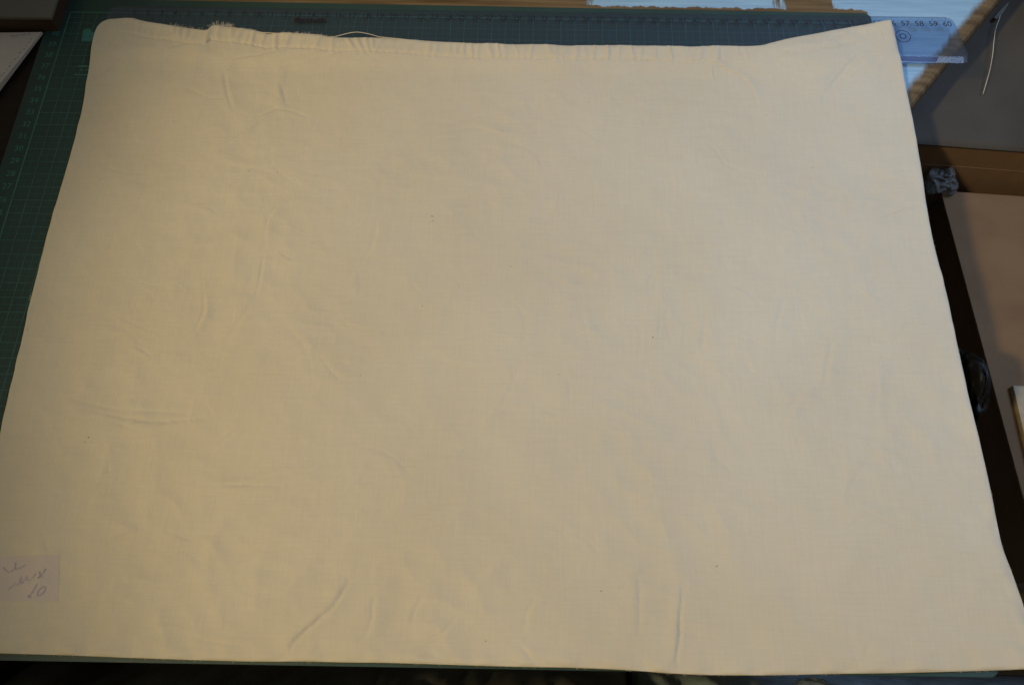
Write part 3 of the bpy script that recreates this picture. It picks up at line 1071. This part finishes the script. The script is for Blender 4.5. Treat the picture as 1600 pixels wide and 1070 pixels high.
string = smooth_line([at3(*p, BZ + 0.62) for p in ((1563, 24), (1562, 28), (1556, 45), (1553, 65), (1551, 85), (1547, 108), (1541, 130), (1536, 147))], 60)
V, F = tube(string, 0.03, 6, lambda t: 0.75 + 0.3 * math.sin(t * 9) ** 2)
st = mesh_obj("string", V, F, M['thread'], None, True)
tag(st, "thin pale string hanging across the grey card sheet", "string")


def crumple(name, cx, cy, cz, rx, ry, rz, mat_, seed, parent=None, amp=0.45, sub=4, freq=1.0):
    bm = bmesh.new()
    bmesh.ops.create_icosphere(bm, subdivisions=sub, radius=1)
    for v in bm.verts:
        p = v.co.copy()
        a1 = mnoise.noise(p * 1.4 * freq + Vector((seed, 0, 0)))
        a2 = 1 - abs(mnoise.noise(p * 3.1 * freq + Vector((0, seed, 0)))) * 2
        r = 1 + amp * a1 + amp * 0.5 * a2
        v.co = Vector((cx + p.x * r * rx, cy + p.y * r * ry, max(cz - rz, cz + p.z * r * rz)))
    return bm_obj(name, bm, mat_, parent, True)


w = at(1460, 285, LZ)
pb = crumple("plastic_scrap", w[0] + 0.15, w[1] - 0.35, LZ + 0.75, 0.8, 0.75, 0.8, M['whitefilm'], 3.1, None, 0.75, 5, 0.75)
tag(pb, "small crumpled milky plastic scrap on the cardboard box corner by the cloth", "plastic")
w = at(1517, 610, -3.2)
pb = crumple("plastic_strip", w[0] - 0.95, w[1], -3.4, 0.85, 2.2, 2.4, M['blackfilm'], 7.7, None, 0.5, 5)
tag(pb, "crumpled black plastic strip in the gap between the cloth's edge and the box lid", "plastic")

# pale wooden frame lying on the lid
fr_ = empty("wooden_frame", (48, 10, LZ))
tag(fr_, "pale wooden tray frame lying on the cardboard box lid", "frame")
k0 = at(1583, 602, LZ + 0.5)
fx0, fy1 = k0[0], k0[1]
fx1, fy0 = fx0 + 16, fy1 - 9.5
bm_obj("side_rail", box_bm(fx0, fx0 + 0.75, fy0, fy1, LZ + 0.01, LZ + 0.5, 0.06), M['pale'], fr_)
bm_obj("side_rail", box_bm(fx1 - 0.75, fx1, fy0, fy1, LZ + 0.01, LZ + 0.5, 0.06), M['pale'], fr_)
bm_obj("end_rail", box_bm(fx0 + 0.76, fx1 - 0.76, fy1 - 0.75, fy1, LZ + 0.01, LZ + 0.48, 0.06), M['pale'], fr_)
bm_obj("end_rail", box_bm(fx0 + 0.76, fx1 - 0.76, fy0, fy0 + 0.75, LZ + 0.01, LZ + 0.48, 0.06), M['pale'], fr_)
bm_obj("crossbar", box_bm(fx0 + 0.76, fx1 - 0.76, fy1 - 4.4, fy1 - 4.1, LZ + 0.21, LZ + 0.42), M['carddark'], fr_)
bm_obj("base_panel", box_bm(fx0 + 0.76, fx1 - 0.76, fy0 + 0.76, fy1 - 0.76, LZ + 0.01, LZ + 0.2), M['card'], fr_)

# ------------------------------------------------------------------ front: bench with clothes, just showing below the mat
bench = empty("bench", (5, -14, FZ))
tag(bench, "dark wooden bench pushed up to the table, under the crumpled fabrics", "bench")
bm_obj("seat", box_bm(-45, 55, -30, -1.9, -29, -27, 0.3), M['darkwood'], bench)
for x, y in ((-42, -27), (52, -27), (-42, -5), (52, -5)):
    bm_obj("leg", box_bm(x - 2, x + 2, y - 2, y + 2, FZ, -29), M['darkwood'], bench)


def heap(name, x0, x1, y0, y1, h, mat_, seed, lab, cat):
    nx, ny = 150, 50
    V = []
    for j in range(ny + 1):
        for i in range(nx + 1):
            u, v = i / nx, j / ny
            x, y = x0 + (x1 - x0) * u, y0 + (y1 - y0) * v
            e_ = min(1, 12 * min(u, 1 - u)) * min(1, 6 * min(v, 1 - v))
            n1 = mnoise.noise((x * 0.13 + seed, y * 0.16, 0)); n2 = 1 - 2 * abs(mnoise.noise((x * 0.3, y * 0.36 + seed, 2)))
            n3 = 1 - 2 * abs(mnoise.noise((x * 0.8, y * 0.8 + seed, 5)))
            V.append((x, y, -26.9 + max(0.12, e_ ** 0.5 * (h * (0.65 + 0.5 * n1 + 0.22 * n2 + 0.06 * n3)))))
    nt_ = len(V)
    F = [(j * (nx + 1) + i, j * (nx + 1) + i + 1, (j + 1) * (nx + 1) + i + 1, (j + 1) * (nx + 1) + i) for j in range(ny) for i in range(nx)]
    V += [(x0, y0, -26.95), (x1, y0, -26.95), (x1, y1, -26.95), (x0, y1, -26.95)]
    F += [(nt_ + 3, nt_ + 2, nt_ + 1, nt_)]
    o = mesh_obj(name, V, F, mat_, None, True)
    tag(o, lab, cat)
    return o


heap("crumpled_garment", -43, 14.5, -24, -2.0, 13, M['black'], 1.3, "crumpled black garment on the bench, half hidden under the mat's front edge", "garment")
heap("folded_denim", 15.0, 54, -24, -1.9, 21, M['denim'], 9.1, "crumpled blue-grey fabric on the bench beside the black garment", "fabric")
w = at(1282, 1066, -8)
pb = crumple("plastic_wrap", w[0], w[1] - 0.5, -9.0, 1.2, 0.6, 0.9, M['clearfilm'], 4.4, None, 0.5, 4, 1.4)
tag(pb, "small crumpled clear plastic wrap on the blue-grey fabric", "plastic")
